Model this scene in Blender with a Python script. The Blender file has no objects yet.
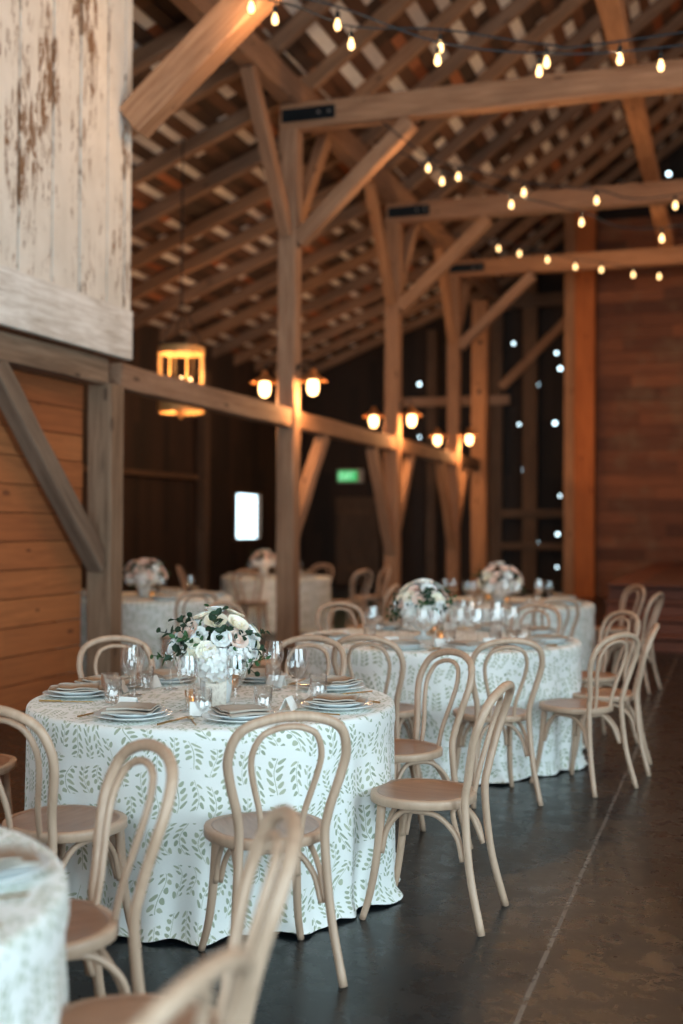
import bpy, bmesh, math, random
from mathutils import Vector, Matrix
sc = bpy.context.scene
COL = sc.collection
PI = math.pi
R = math.radians
rnd = random.Random(7)

# ------------------------------------------------------------------ materials
def lin(c):
    f = lambda v: v/12.92 if v <= .04045 else ((v+.055)/1.055)**2.4
    return (f(c[0]/255), f(c[1]/255), f(c[2]/255), 1)

class NT:
    def __init__(s, name):
        s.m = bpy.data.materials.new(name); s.m.use_nodes = True
        s.t = s.m.node_tree; s.t.nodes.clear()
        s.out = s.t.nodes.new('ShaderNodeOutputMaterial')
    def n(s, kind, ins=None, **props):
        nd = s.t.nodes.new(kind)
        for k, v in props.items(): setattr(nd, k, v)
        for k, v in (ins or {}).items(): s.set(nd.inputs[k], v)
        return nd
    def set(s, sock, v):
        if isinstance(v, E): v = v.s
        if isinstance(v, bpy.types.NodeSocket): s.t.links.new(v, sock)
        else: sock.default_value = v
    def math(s, op, *a):
        nd = s.t.nodes.new('ShaderNodeMath'); nd.operation = op
        for i, v in enumerate(a): s.set(nd.inputs[i], v)
        return E(s, nd.outputs[0])
    def mix(s, fac, a, b, bt='MIX'):
        nd = s.t.nodes.new('ShaderNodeMix'); nd.data_type = 'RGBA'; nd.blend_type = bt
        s.set(nd.inputs[0], fac); s.set(nd.inputs[6], a); s.set(nd.inputs[7], b)
        return nd.outputs[2]
    def noise(s, vec, scale, detail=4, rough=.55, dist=0):
        nd = s.n('ShaderNodeTexNoise', {'Vector': vec, 'Scale': scale, 'Detail': detail, 'Roughness': rough, 'Distortion': dist})
        return E(s, nd.outputs[0])
    def ramp(s, fac, stops, interp='LINEAR'):
        nd = s.n('ShaderNodeValToRGB', {'Fac': fac}); cr = nd.color_ramp; cr.interpolation = interp
        while len(cr.elements) < len(stops): cr.elements.new(.5)
        for e, (p, c) in zip(cr.elements, stops): e.position = p; e.color = c
        return nd.outputs[0]
    def objc(s): return s.n('ShaderNodeTexCoord').outputs['Object']
    def rand(s): return E(s, s.n('ShaderNodeObjectInfo').outputs['Random'])
    def mapping(s, vec, scale=(1, 1, 1), loc=(0, 0, 0), rot=(0, 0, 0)):
        return s.n('ShaderNodeMapping', {'Vector': vec, 'Scale': scale, 'Location': loc, 'Rotation': rot}).outputs[0]
    def xyz(s, vec):
        o = s.n('ShaderNodeSeparateXYZ', {'Vector': vec}).outputs
        return E(s, o[0]), E(s, o[1]), E(s, o[2])
    def comb(s, x, y, z): return s.n('ShaderNodeCombineXYZ', {'X': x, 'Y': y, 'Z': z}).outputs[0]
    def bump(s, h, st=.3, d=.01): return s.n('ShaderNodeBump', {'Height': h, 'Strength': st, 'Distance': d}).outputs[0]
    def bsdf(s, color, rough=.6, normal=None, **kw):
        ins = {'Base Color': color, 'Roughness': rough}
        if normal is not None: ins['Normal'] = normal
        ins.update(kw)
        b = s.n('ShaderNodeBsdfPrincipled', ins)
        s.t.links.new(b.outputs[0], s.out.inputs[0]); return s.m

class E:
    def __init__(s, nt, sock): s.nt = nt; s.s = sock
    def __add__(s, o): return s.nt.math('ADD', s, o)
    def __radd__(s, o): return s.nt.math('ADD', o, s)
    def __sub__(s, o): return s.nt.math('SUBTRACT', s, o)
    def __rsub__(s, o): return s.nt.math('SUBTRACT', o, s)
    def __mul__(s, o): return s.nt.math('MULTIPLY', s, o)
    def __rmul__(s, o): return s.nt.math('MULTIPLY', o, s)
    def __truediv__(s, o): return s.nt.math('DIVIDE', s, o)
    def lt(s, o): return s.nt.math('LESS_THAN', s, o)
    def gt(s, o): return s.nt.math('GREATER_THAN', s, o)
    def floor(s): return s.nt.math('FLOOR', s)
    def fract(s): return s.nt.math('FRACT', s)
    def abs(s): return s.nt.math('ABSOLUTE', s)
    def sin(s): return s.nt.math('SINE', s)
    def mod2(s): return s.nt.math('FLOORED_MODULO', s, 2.0)

def m_plain(name, col, rough=.6, **kw):
    t = NT(name)
    v = t.noise(t.objc(), 14, 3)
    c = t.mix(v*.25, lin(col), tuple(x*.7 for x in lin(col)[:3]) + (1,))
    return t.bsdf(c, rough, **kw)

def m_timber(name, a, b, dark, grain=1.0, rough=.8):
    """rough-sawn timber; grain runs along local Z"""
    t = NT(name)
    r = t.rand()
    off = t.comb(r*37.0, r*91.0, r*53.0)
    v = t.n('ShaderNodeVectorMath', {0: t.objc(), 1: off}, operation='ADD').outputs[0]
    g = t.noise(t.mapping(v, (14, 14, .8)), 1.6, 6, .65, .6)
    big = t.noise(t.mapping(v, (3, 3, .9)), 1.2, 3)
    fine = t.noise(t.mapping(v, (90, 90, 2.5)), 1.0, 3, .7)
    c = t.mix(t.ramp(g, [(.32, (0, 0, 0, 1)), (.68, (1, 1, 1, 1))]), lin(a), lin(b))
    c = t.mix(t.ramp(big, [(.35, (0, 0, 0, 1)), (.75, (1, 1, 1, 1))]), c, t.mix(.35, c, lin(dark)))
    crack = t.ramp(fine, [(.60, (0, 0, 0, 1)), (.72, (1, 1, 1, 1))])
    c = t.mix(t.n('ShaderNodeMath', {0: crack, 1: .55}, operation='MULTIPLY').outputs[0], c, lin(dark))
    vor = t.n('ShaderNodeTexVoronoi', {'Vector': t.mapping(v, (5, 5, 1.6)), 'Scale': 1.0})
    knot = E(t, vor.outputs[0]).lt(.11)
    c = t.mix(knot*.7, c, lin(dark))
    hsv = t.n('ShaderNodeHueSaturation', {'Color': c, 'Value': r*.35+.82, 'Saturation': r*.2+.88})
    return t.bsdf(hsv.outputs[0], rough, t.bump(g*.6+fine*.4, .6*grain, .012))

def m_planks(name, base, alt, dark, axis, pitch, along, patch=0.0, patchcol=(120, 110, 100), rough=.75, stagger=2.4):
    """board surface: tone changes per board; axis 'x','y','z' = across boards, along = grain axis"""
    t = NT(name)
    co = t.objc(); X, Y, Z = t.xyz(co)
    ax = {'x': X, 'y': Y, 'z': Z}
    row = (ax[axis]/pitch).floor()
    seg = (ax[along]/stagger + row*.37).floor()
    wn = E(t, t.n('ShaderNodeTexWhiteNoise', {'Vector': t.comb(row, seg, 3.0)}, noise_dimensions='3D').outputs[0])
    sc_ = [18, 18, 18]; sc_['xyz'.index(along)] = 1.1
    shift = t.n('ShaderNodeVectorMath', {0: co, 1: t.comb(row*3.1, row*1.7, row*2.3)}, operation='ADD').outputs[0]
    g = t.noise(t.mapping(shift, tuple(sc_)), 1.3, 6, .65, .8)
    c = t.mix(wn, lin(base), lin(alt))
    c = t.mix(t.ramp(g, [(.35, (0, 0, 0, 1)), (.75, (1, 1, 1, 1))]), c, t.mix(.55, c, lin(dark)))
    vs = [3.5, 3.5, 3.5]; vs['xyz'.index(along)] = 1.3
    vor = t.n('ShaderNodeTexVoronoi', {'Vector': t.mapping(shift, tuple(vs)), 'Scale': 1.0})
    c = t.mix(E(t, vor.outputs[0]).lt(.07)*.75, c, lin(dark))
    if patch:
        pn = t.noise(co, 1.4, 5, .6)
        c = t.mix(t.ramp(pn, [(.5, (0, 0, 0, 1)), (.68, (patch, patch, patch, 1))]), c, lin(patchcol))
    return t.bsdf(c, rough, t.bump(g, .4, .01))

def m_white_boards():
    t = NT('chipped_white_paint')
    co = t.objc(); X, Y, Z = t.xyz(co)
    row = (Y/.43).floor()
    sh = t.n('ShaderNodeVectorMath', {0: co, 1: t.comb(row*2.3, 0.0, row*4.1)}, operation='ADD').outputs[0]
    n1 = t.noise(t.mapping(sh, (9, 9, 2.2)), 2.2, 9, .78, .4)
    n2 = t.noise(t.mapping(sh, (1.2, 1.2, .35)), 1.5, 3)
    n3 = t.noise(t.mapping(sh, (60, 60, 3)), 1.0, 4, .7)
    chip = t.ramp(n1*.75 + n2*.45, [(.645, (0, 0, 0, 1)), (.665, (1, 1, 1, 1))])
    crack = t.ramp(n3, [(.66, (0, 0, 0, 1)), (.74, (.6, .6, .6, 1))])
    paint = t.mix(t.noise(sh, 3, 4), lin((252, 246, 236)), lin((212, 204, 192)))
    wood = t.mix(n3, lin((150, 112, 80)), lin((110, 88, 72)))
    c = t.mix(chip, paint, wood); c = t.mix(crack, c, lin((150, 132, 114)))
    return t.bsdf(c, .7, t.bump(n1, .35, .006))

def m_weathered_white():
    t = NT('weathered_white_board')
    co = t.objc()
    n1 = t.noise(t.mapping(co, (20, 2.0, 26)), 1.2, 8, .75, .5)
    n2 = t.noise(co, 2.2, 4)
    f = t.ramp(n1*.7+n2*.3, [(.42, (0, 0, 0, 1)), (.66, (1, 1, 1, 1))])
    return t.bsdf(t.mix(f, lin((250, 246, 240)), lin((188, 176, 162))), .75, t.bump(n1, .5, .006))

def m_roof_deck(i):
    t = NT('roof_underside_patches')
    X, Y, Z = t.xyz(t.objc())
    row = (X/.30).floor(); seg = (Y/1.1 + row*.31).floor()
    wn = t.n('ShaderNodeTexWhiteNoise', {'Vector': t.comb(row, seg, float(i))}, noise_dimensions='3D').outputs[0]
    c = t.ramp(wn, [(0, lin((255, 252, 246))), (.30, lin((230, 222, 216))), (.46, lin((150, 84, 48))), (.56, lin((60, 42, 32))), (.84, lin((190, 120, 80))), (.9, lin((235, 228, 222)))], 'CONSTANT')
    n = t.noise(t.mapping(t.objc(), (8, 2, 8)), 1.5, 4)
    c = t.mix(n*.35, c, lin((90, 66, 50)))
    return t.bsdf(c, .8)

def m_cloth():
    t = NT('leaf_print_linen')
    uv = t.n('ShaderNodeUVMap').outputs[0]
    rr = t.rand()
    nz = t.n('ShaderNodeTexNoise', {'Vector': uv, 'Scale': 3.6, 'Detail': 1.0})
    nr, ng, nb = t.xyz(nz.outputs[1])
    U, V, _ = t.xyz(uv)
    U = U*1.14; V = V*1.14
    U = U + (nr-.5)*.19 + rr*3.0; V = V + (ng-.5)*.19 + rr*5.0
    def layer(U, V, W, L, hl, hw, ang, cx):
        s = U + (V*(2*PI/.26)).sin()*.016
        ci = (s/W).floor()
        c = s - (ci+.5)*W
        flip = ci.mod2()*2.0-1.0
        v = V*flip + ci*.041
        side = c.gt(0.0)
        y = v + side*(L/2)
        wseg = ((v + ci*.057)/.17)
        sw = wseg.fract()
        keep = sw.lt(.74)
        tcell = ((y/L).fract()-.5)*L
        dx = c.abs() - cx
        ca, sa = math.cos(ang), math.sin(ang)
        a = dx*ca + tcell*sa; b = tcell*ca - dx*sa
        bb = (b/hw); aa = (a/hl)
        leaf = (aa*aa + bb*bb + aa*bb*bb*.5).lt(1.0)
        stem = c.abs().lt(.0011)
        lid = E(t, t.n('ShaderNodeTexWhiteNoise', {'Vector': t.comb((y/L).floor(), ci, side)}, noise_dimensions='3D').outputs[0])
        leafk = leaf*lid.lt(.9)
        return t.math('MAXIMUM', leafk, stem)*keep, lid
    m1, l1 = layer(U, V, .068, .0265, .0135, .0060, .85, .0150)
    fabric_n = t.noise(uv, 260, 2)
    white = t.mix(fabric_n*.5, lin((248, 248, 244)), lin((228, 230, 226)))
    green = t.mix(l1, lin((146, 158, 132)), lin((184, 188, 160)))
    c = t.mix(m1*.92, white, green)
    wr = t.noise(uv, 7, 4)
    return t.bsdf(c, .85, t.bump(wr, .25, .02), **{'Sheen Weight': .2})

def m_wood_chair(name, a, b, rough=.42):
    t = NT(name)
    r = t.rand(); co = t.objc()
    v = t.n('ShaderNodeVectorMath', {0: co, 1: t.comb(r*9.0, r*5.0, r*3.0)}, operation='ADD').outputs[0]
    g = t.noise(t.mapping(v, (30, 4, 4)), 1.5, 5, .6, .5)
    c = t.mix(t.ramp(g, [(.3, (0, 0, 0, 1)), (.7, (1, 1, 1, 1))]), lin(a), lin(b))
    return t.bsdf(c, rough, t.bump(g, .1, .003))

def m_floor():
    t = NT('dark_sealed_concrete')
    co = t.objc(); X, Y, Z = t.xyz(co)
    n1 = t.noise(co, 1.1, 8, .65, .6); n2 = t.noise(co, 7, 8, .7); n3 = t.noise(t.mapping(co, (1, .4, 1)), 26, 4, .7)
    c = t.mix(t.ramp(n1, [(.35, (0, 0, 0, 1)), (.7, (1, 1, 1, 1))]), lin((10, 17, 22)), lin((34, 40, 44)))
    c = t.mix(t.ramp(n2, [(.52, (0, 0, 0, 1)), (.75, (.5, .5, .5, 1))]), c, lin((52, 54, 56)))
    wob = (t.noise(co, 3, 3)-.5)*.012
    line = (X + .62 + wob).abs().lt(.008)
    brk = n3.gt(.42)
    c = t.mix(line*brk*.75, c, lin((112, 110, 108)))
    scr = t.noise(t.mapping(co, (2, 9, 1), rot=(0, 0, .7)), 3.5, 3, .6, 1.2)
    c = t.mix(t.ramp(scr, [(.70, (0, 0, 0, 1)), (.74, (.35, .35, .35, 1))]), c, lin((92, 90, 88)))
    rough = t.ramp(n2, [(.3, (.18, .18, .18, 1)), (.75, (.42, .42, .42, 1))])
    return t.bsdf(c, rough, t.bump(n2, .12, .004), **{'Specular IOR Level': .30})

def m_glass(name, tint=(1, 1, 1, 1), gloss=.13):
    t = NT(name)
    fc = E(t, t.n('ShaderNodeLayerWeight', {'Blend': .5}).outputs[1])
    fac = t.math('MINIMUM', fc*fc*.75 + gloss, 1.0)
    tr = t.n('ShaderNodeBsdfTransparent', {'Color': tint})
    gl = t.n('ShaderNodeBsdfGlossy', {'Color': (1, 1, 1, 1), 'Roughness': .008})
    mx = t.n('ShaderNodeMixShader', {0: fac, 1: tr.outputs[0], 2: gl.outputs[0]})
    t.t.links.new(mx.outputs[0], t.out.inputs[0]); return t.m

def m_emit(name, col, strength):
    t = NT(name)
    e = t.n('ShaderNodeEmission', {'Color': col, 'Strength': strength})
    t.t.links.new(e.outputs[0], t.out.inputs[0]); return t.m

def m_petal(name, a, b):
    t = NT(name); r = t.rand()
    n = t.noise(t.objc(), 30, 3)
    c = t.mix(n*.8+r*.2, lin(a), lin(b))
    return t.bsdf(c, .65, **{'Subsurface Weight': .15, 'Subsurface Radius': (.02, .012, .008), 'Subsurface Scale': .4})

M = {}
M['post'] = m_timber('barn_timber', (148, 106, 78), (192, 150, 118), (66, 40, 28))
M['warm'] = m_timber('barn_timber_warm', (146, 104, 76), (184, 138, 104), (74, 48, 34))
M['grey'] = m_timber('barn_timber_grey', (112, 88, 70), (158, 132, 110), (48, 32, 24))
M['rafter'] = m_timber('rafter_timber', (130, 98, 76), (166, 132, 106), (58, 44, 34))
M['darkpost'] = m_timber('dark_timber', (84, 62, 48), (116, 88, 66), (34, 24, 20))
M['orangepost'] = m_timber('orange_timber', (170, 100, 62), (196, 120, 76), (100, 52, 32))
M['sheath'] = m_planks('skip_sheathing', (124, 84, 60), (66, 48, 38), (40, 28, 22), 'x', .30, 'y', stagger=.9)
M['shiplap'] = m_planks('orange_shiplap', (200, 124, 72), (172, 98, 54), (104, 56, 32), 'z', .225, 'y')
M['farplank'] = m_planks('reddish_plank_wall', (150, 92, 62), (98, 58, 42), (50, 30, 24), 'z', .26, 'x', .6, (130, 108, 86), stagger=1.6)
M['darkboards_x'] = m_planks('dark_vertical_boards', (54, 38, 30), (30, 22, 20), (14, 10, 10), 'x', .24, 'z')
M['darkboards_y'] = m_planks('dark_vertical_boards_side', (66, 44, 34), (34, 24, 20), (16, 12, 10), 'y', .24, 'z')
M['step'] = m_planks('red_step_boards', (128, 70, 48), (92, 50, 36), (56, 32, 24), 'z', .19, 'x')
M['white'] = m_white_boards(); M['whiteboard'] = m_weathered_white()
M['cloth'] = m_cloth(); M['floor'] = m_floor()
M['chair'] = m_wood_chair('limed_beech', (180, 148, 124), (202, 170, 146))
M['seat'] = m_wood_chair('limed_beech_seat', (142, 104, 82), (168, 128, 104), .28)
M['iron'] = m_plain('black_iron', (34, 42, 48), .45, Metallic=.7)
M['steel'] = m_plain('bolt_steel', (170, 170, 170), .35, Metallic=.9)
M['glass'] = m_glass('clear_glass'); M['amber_glass'] = m_glass('amber_glass', (1, .86, .70, 1))
M['pane'] = m_glass('window_glass', (1, 1, 1, 1), .03)
M['ceramic'] = m_plain('white_ceramic', (232, 236, 236), .18)
M['napkin'] = m_plain('grey_linen', (190, 180, 168), .9)
M['card'] = m_plain('white_card', (250, 250, 246), .8)
M['brass'] = m_plain('brushed_brass', (196, 160, 104), .3, Metallic=.95)
M['copper'] = m_plain('aged_brass', (214, 150, 96), .4, Metallic=.8)
M['gold'] = m_plain('gilded_wood', (206, 160, 104), .55)
M['candle'] = m_plain('ivory_wax', (240, 228, 200), .5)
M['cream'] = m_petal('cream_petal', (255, 250, 236), (250, 240, 218))
M['whitep'] = m_petal('white_petal', (255, 255, 252), (240, 242, 240))
M['blush'] = m_petal('blush_petal', (252, 232, 220), (244, 212, 196))
M['hydr'] = m_petal('hydrangea_petal', (255, 254, 250), (244, 244, 240))
M['leaf'] = m_petal('green_leaf', (64, 104, 58), (36, 72, 40))
M['leafd'] = m_petal('dark_leaf', (34, 66, 40), (22, 46, 30))
M['bulb'] = m_emit('warm_bulb_glow', (1, .62, .26, 1), 5)
M['jar'] = m_emit('warm_jar_glow', (1, .56, .23, 1), 10)
M['flame'] = m_emit('candle_glow', (1, .55, .2, 1), 4)
M['green'] = m_emit('exit_green_glow', (.03, .55, .14, 1), .9)
M['greentext'] = m_emit('exit_letter_glow', (.5, 1, .6, 1), 1.2)
M['plastic'] = m_plain('white_plastic', (190, 186, 180), .5)
for i in range(3): M['deck%d' % i] = m_roof_deck(i)
M['tabletop'] = m_plain('plywood', (170, 140, 105), .6)

def m_marble():
    t = NT('marbled_card')
    n = t.noise(t.objc(), 22, 5, .6, 2.5)
    return t.bsdf(t.mix(t.ramp(n, [(.42, (0, 0, 0, 1)), (.6, (1, 1, 1, 1))]), lin((238, 226, 212)), lin((212, 196, 180))), .5)
M['marble'] = m_marble()

# ------------------------------------------------------------------ object helpers
def tag(o, label=None, cat=None, group=None, kind=None):
    if label: o['label'] = label
    if cat: o['category'] = cat
    if group: o['group'] = group
    if kind: o['kind'] = kind
    return o
def empty(name, loc=(0, 0, 0), rz=0):
    o = bpy.data.objects.new(name, None); o.empty_display_size = .1
    COL.objects.link(o); o.location = loc; o.rotation_euler = (0, 0, rz); return o
def obj(name, bm, mat, parent=None, smooth=False, mats=None):
    me = bpy.data.meshes.new(name); bm.normal_update(); bm.to_mesh(me); bm.free()
    for m in (mats or [mat]): me.materials.append(m)
    if smooth:
        for p in me.polygons: p.use_smooth = True
    o = bpy.data.objects.new(name, me); COL.objects.link(o)
    if parent is not None: o.parent = parent
    return o
def dup(root, loc, rz, parent=None):
    r = root.copy(); COL.objects.link(r); r.location = loc; r.rotation_euler = (0, 0, rz)
    def kids(a, b):
        for ch in list(a.children):
            c = ch.copy(); COL.objects.link(c); c.parent = b; kids(ch, c)
    kids(root, r); return r

def box(bm, x0, x1, y0, y1, z0, z1, bev=0):
    vs = [bm.verts.new((x, y, z)) for x in (x0, x1) for y in (y0, y1) for z in (z0, z1)]
    fs = [(0, 1, 3, 2), (4, 6, 7, 5), (0, 4, 5, 1), (2, 3, 7, 6), (0, 2, 6, 4), (1, 5, 7, 3)]
    faces = [bm.faces.new([vs[i] for i in f]) for f in fs]
    if bev:
        es = list({e for f in faces for e in f.edges})
        bmesh.ops.bevel(bm, geom=es, offset=bev, segments=2, affect='EDGES', clamp_overlap=True)
def catmull(pts, n=6, closed=False):
    P = [Vector(p) for p in pts]; out = []
    N = len(P); rng = N if closed else N-1
    for i in range(rng):
        p0 = P[(i-1) % N] if (closed or i > 0) else P[0]*2-P[1]
        p1 = P[i]; p2 = P[(i+1) % N]
        p3 = P[(i+2) % N] if (closed or i+2 < N) else P[-1]*2-P[-2]
        for k in range(n):
            t = k/n
            out.append(.5*((2*p1)+(-p0+p2)*t+(2*p0-5*p1+4*p2-p3)*t*t+(-p0+3*p1-3*p2+p3)*t**3))
    if not closed: out.append(P[-1])
    return out
def tube(bm, pts, rad, seg=10, closed=False, cap=True):
    P = [Vector(p) for p in pts]; N = len(P)
    rf = rad if callable(rad) else (lambda t: rad)
    rings = []; up = None
    for i, p in enumerate(P):
        if closed: t = (P[(i+1) % N]-P[i-1]).normalized()
        else: t = (P[min(i+1, N-1)]-P[max(i-1, 0)]).normalized()
        if up is None:
            up = t.orthogonal().normalized()
        up = (up - t*up.dot(t)).normalized(); s = t.cross(up)
        r = rf(i/max(1, N-1))
        rings.append([bm.verts.new(p+(up*math.cos(2*PI*k/seg)+s*math.sin(2*PI*k/seg))*r) for k in range(seg)])
    for i in range(N if closed else N-1):
        a, b = rings[i], rings[(i+1) % N]
        off = 0
        if closed and i == N-1:
            off = min(range(seg), key=lambda o: (a[0].co-b[o].co).length)
        for k in range(seg):
            bm.faces.new([a[k], a[(k+1) % seg], b[(k+1+off) % seg], b[(k+off) % seg]])
    if cap and not closed:
        bm.faces.new(rings[0][::-1]); bm.faces.new(rings[-1])
def lathe(bm, prof, seg=24, c=(0, 0, 0), capb=False, capt=False):
    rings = []
    for r, z in prof:
        rings.append([bm.verts.new((c[0]+r*math.cos(2*PI*k/seg), c[1]+r*math.sin(2*PI*k/seg), c[2]+z)) for k in range(seg)])
    for a, b in zip(rings, rings[1:]):
        for k in range(seg): bm.faces.new([a[k], a[(k+1) % seg], b[(k+1) % seg], b[k]])
    if capb: bm.faces.new(rings[0][::-1])
    if capt: bm.faces.new(rings[-1])

def beam_bm(L, w, h, seed=0, jit=.006):
    r = random.Random(seed); bm = bmesh.new()
    n = max(2, int(L/.35)); ch = min(w, h)*.07; rings = []
    bow = r.uniform(-.012, .012)*min(1, L/3)
    for i in range(n+1):
        z = L*i/n; b = bow*math.sin(PI*i/n)
        a, c = w/2, h/2
        pts = [(-a+ch, -c), (a-ch, -c), (a, -c+ch), (a, c-ch), (a-ch, c), (-a+ch, c), (-a, c-ch), (-a, -c+ch)]
        rings.append([bm.verts.new((x+b+r.uniform(-jit, jit), y+r.uniform(-jit, jit), z)) for x, y in pts])
    for p, q in zip(rings, rings[1:]):
        for k in range(8): bm.faces.new([p[k], p[(k+1) % 8], q[(k+1) % 8], q[k]])
    bm.faces.new(rings[0][::-1]); bm.faces.new(rings[-1]); return bm
_seed = [100]
def beam(name, A, B, w, h, mat, parent=None, jit=.006):
    """square timber from A to B; w horizontal, h across; coordinates relative to the parent"""
    _seed[0] += 1
    A = Vector(A); B = Vector(B); z = (B-A); L = z.length; z.normalize()
    ref = Vector((0, 1, 0)) if abs(z.z) > .95 else Vector((0, 0, 1))
    x = ref.cross(z).normalized(); y = z.cross(x)
    o = obj(name, beam_bm(L, w, h, _seed[0], jit), mat, parent)
    o.matrix_local = Matrix(((x.x, y.x, z.x, A.x), (x.y, y.y, z.y, A.y), (x.z, y.z, z.z, A.z), (0, 0, 0, 1)))
    return o

def wall_grid(name, axis, pos, u0, u1, z0, z1, holes, mat, th=.05, clip=None):
    """upright wall with rectangular openings. axis 'x': plane x=pos, u=y; axis 'y': plane y=pos, u=x"""
    us = sorted({u0, u1, *[h[0] for h in holes], *[h[1] for h in holes]})
    zs = sorted({z0, z1, *[h[2] for h in holes], *[h[3] for h in holes]})
    bm = bmesh.new(); V = {}
    def v(u, z, s):
        k = (u, z, s)
        if k not in V:
            p = pos + (th if s else 0)
            V[k] = bm.verts.new((p, u, z) if axis == 'x' else (u, p, z))
        return V[k]
    def solid(i, j):
        if i < 0 or j < 0 or i >= len(us)-1 or j >= len(zs)-1: return False
        cu = (us[i]+us[i+1])/2; cz = (zs[j]+zs[j+1])/2
        return not any(h[0] < cu < h[1] and h[2] < cz < h[3] for h in holes)
    for i in range(len(us)-1):
        for j in range(len(zs)-1):
            if not solid(i, j): continue
            a, b, c, d = (us[i], zs[j]), (us[i+1], zs[j]), (us[i+1], zs[j+1]), (us[i], zs[j+1])
            for s in (0, 1): bm.faces.new([v(*q, s) for q in (a, b, c, d)])
            for (p, q, di, dj) in ((a, b, 0, -1), (b, c, 1, 0), (c, d, 0, 1), (d, a, -1, 0)):
                if not solid(i+di, j+dj): bm.faces.new([v(*p, 0), v(*q, 0), v(*q, 1), v(*p, 1)])
    if clip:
        for co, no in clip:
            g = bm.verts[:]+bm.edges[:]+bm.faces[:]
            bmesh.ops.bisect_plane(bm, geom=g, plane_co=co, plane_no=no, clear_outer=True)
    bmesh.ops.recalc_face_normals(bm, faces=bm.faces[:])
    return tag(obj(name, bm, mat), kind='structure')

# ------------------------------------------------------------------ building measures
AX = -5.2                     # arcade line
SIDE = -10.4; RIGHT = 6.4; BACK = -4.0; GAB = 28.0
ZP = 7.0; PA = .40; PN = .75  # plate height, aisle pitch, nave pitch
def roof_z(x):
    if x < AX: return ZP + PA*(x-AX)
    if x < 0: return ZP + PN*(x-AX)
    return ZP + PN*(-AX) - PN*x
SW = .20                      # seat etc.

bm = bmesh.new(); box(bm, SIDE-.1, RIGHT+.1, BACK-.3, GAB+.1, -.12, 0)
tag(obj('floor', bm, M['floor']), kind='structure')

# roof: deck, skip sheathing and rafters for each slope
for i, (x0, x1) in enumerate([(SIDE-.15, AX), (AX, 0.0), (0.0, RIGHT+.15)]):
    z0, z1 = roof_z(x0), roof_z(x1)
    if i == 2: z1 = roof_z(x1)
    up = .31
    bm = bmesh.new()
    a = [bm.verts.new(p) for p in ((x0, BACK-.3, z0+up), (x1, BACK-.3, z1+up), (x1, GAB+.2, z1+up), (x0, GAB+.2, z0+up))]
    b = [bm.verts.new((v.co.x, v.co.y, v.co.z+.05)) for v in a]
    bm.faces.new(a[::-1]); bm.faces.new(b)
    for k in range(4): bm.faces.new([a[k], a[(k+1) % 4], b[(k+1) % 4], b[k]])
    roof = tag(obj('ceiling', bm, M['deck%d' % i]), kind='structure')
    # skip sheathing boards along Y under the deck
    bm = bmesh.new(); k0 = math.floor(x0/.30)
    sl = (z1-z0)/(x1-x0); k = k0
    while k*.30 < x1-.13:
        xa = max(k*.30, x0); xb = min(xa+.15, x1)
        if xb > xa+.02:
            vs = []
            for dz in (up-.030, up-.006):
                for x in (xa, xb):
                    for y in (BACK-.3, GAB+.2):
                        vs.append(bm.verts.new((x, y, z0+sl*(x-x0)+dz)))
            for f in ((0, 1, 3, 2), (4, 6, 7, 5), (0, 4, 5, 1), (2, 3, 7, 6), (0, 2, 6, 4), (1, 5, 7, 3)): bm.faces.new([vs[q] for q in f])
        k += 1
    obj('sheathing', bm, M['sheath'], roof)
    y = BACK+.2; kk = 0
    while y < GAB-.05:
        e = rnd.uniform(-.05, .05)
        zz = up-.030-.10
        dx = .0
        beam('rafter', (x0+dx, y+e, z0+zz), (x1-dx, y+e*.3, z1+zz), .13, .20, M['rafter'], roof, .005)
        y += 1.2; kk += 1

clipr = [((AX, 0, ZP+.30), (-PN, 0, 1)), ((0, 0, roof_z(0)+.30), (PN, 0, 1))]
clip_a = [((AX, 0, ZP+.30), (-PA, 0, 1))]
# far gable: nave part and aisle part, with daylight knot holes
hs = []
for (x, z, s) in [(-7.34, 4.97, .075), (-7.04, 4.98, .08), (-5.02, 5.87, .06), (-4.0, 5.6, .065), (-3.91, 5.23, .075), (-4.45, 4.87, .075),
                  (-4.88, 3.93, .055), (-4.03, 3.94, .08), (-4.785, 2.84, .04), (-3.905, 2.22, .045), (-4.59, 1.484, .08), (-3.955, 1.32, .065),
                  (-4.43, 1.1, .05), (-3.97, .54, .045), (-7.33, 3.67, .05), (-1.45, 9.62, .09), (-5.92, 7.0, .03)]:
    hs.append((x-s/2, x+s/2, z-s/2, z+s/2))
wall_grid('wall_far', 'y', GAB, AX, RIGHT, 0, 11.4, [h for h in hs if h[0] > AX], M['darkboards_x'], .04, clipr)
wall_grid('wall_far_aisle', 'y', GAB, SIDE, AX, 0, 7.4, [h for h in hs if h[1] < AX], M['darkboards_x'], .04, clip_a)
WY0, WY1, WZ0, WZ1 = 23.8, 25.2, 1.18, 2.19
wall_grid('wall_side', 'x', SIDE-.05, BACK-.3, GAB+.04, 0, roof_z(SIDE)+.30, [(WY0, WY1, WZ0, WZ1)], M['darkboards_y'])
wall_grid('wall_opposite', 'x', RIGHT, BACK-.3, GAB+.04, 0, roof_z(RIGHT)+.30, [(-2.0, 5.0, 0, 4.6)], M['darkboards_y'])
wall_grid('wall_entrance', 'y', BACK, SIDE, RIGHT, 0, 11.4, [(-2.6, 3.4, 0, 5.6)], M['darkboards_x'], .05, clipr+clip_a)

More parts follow.
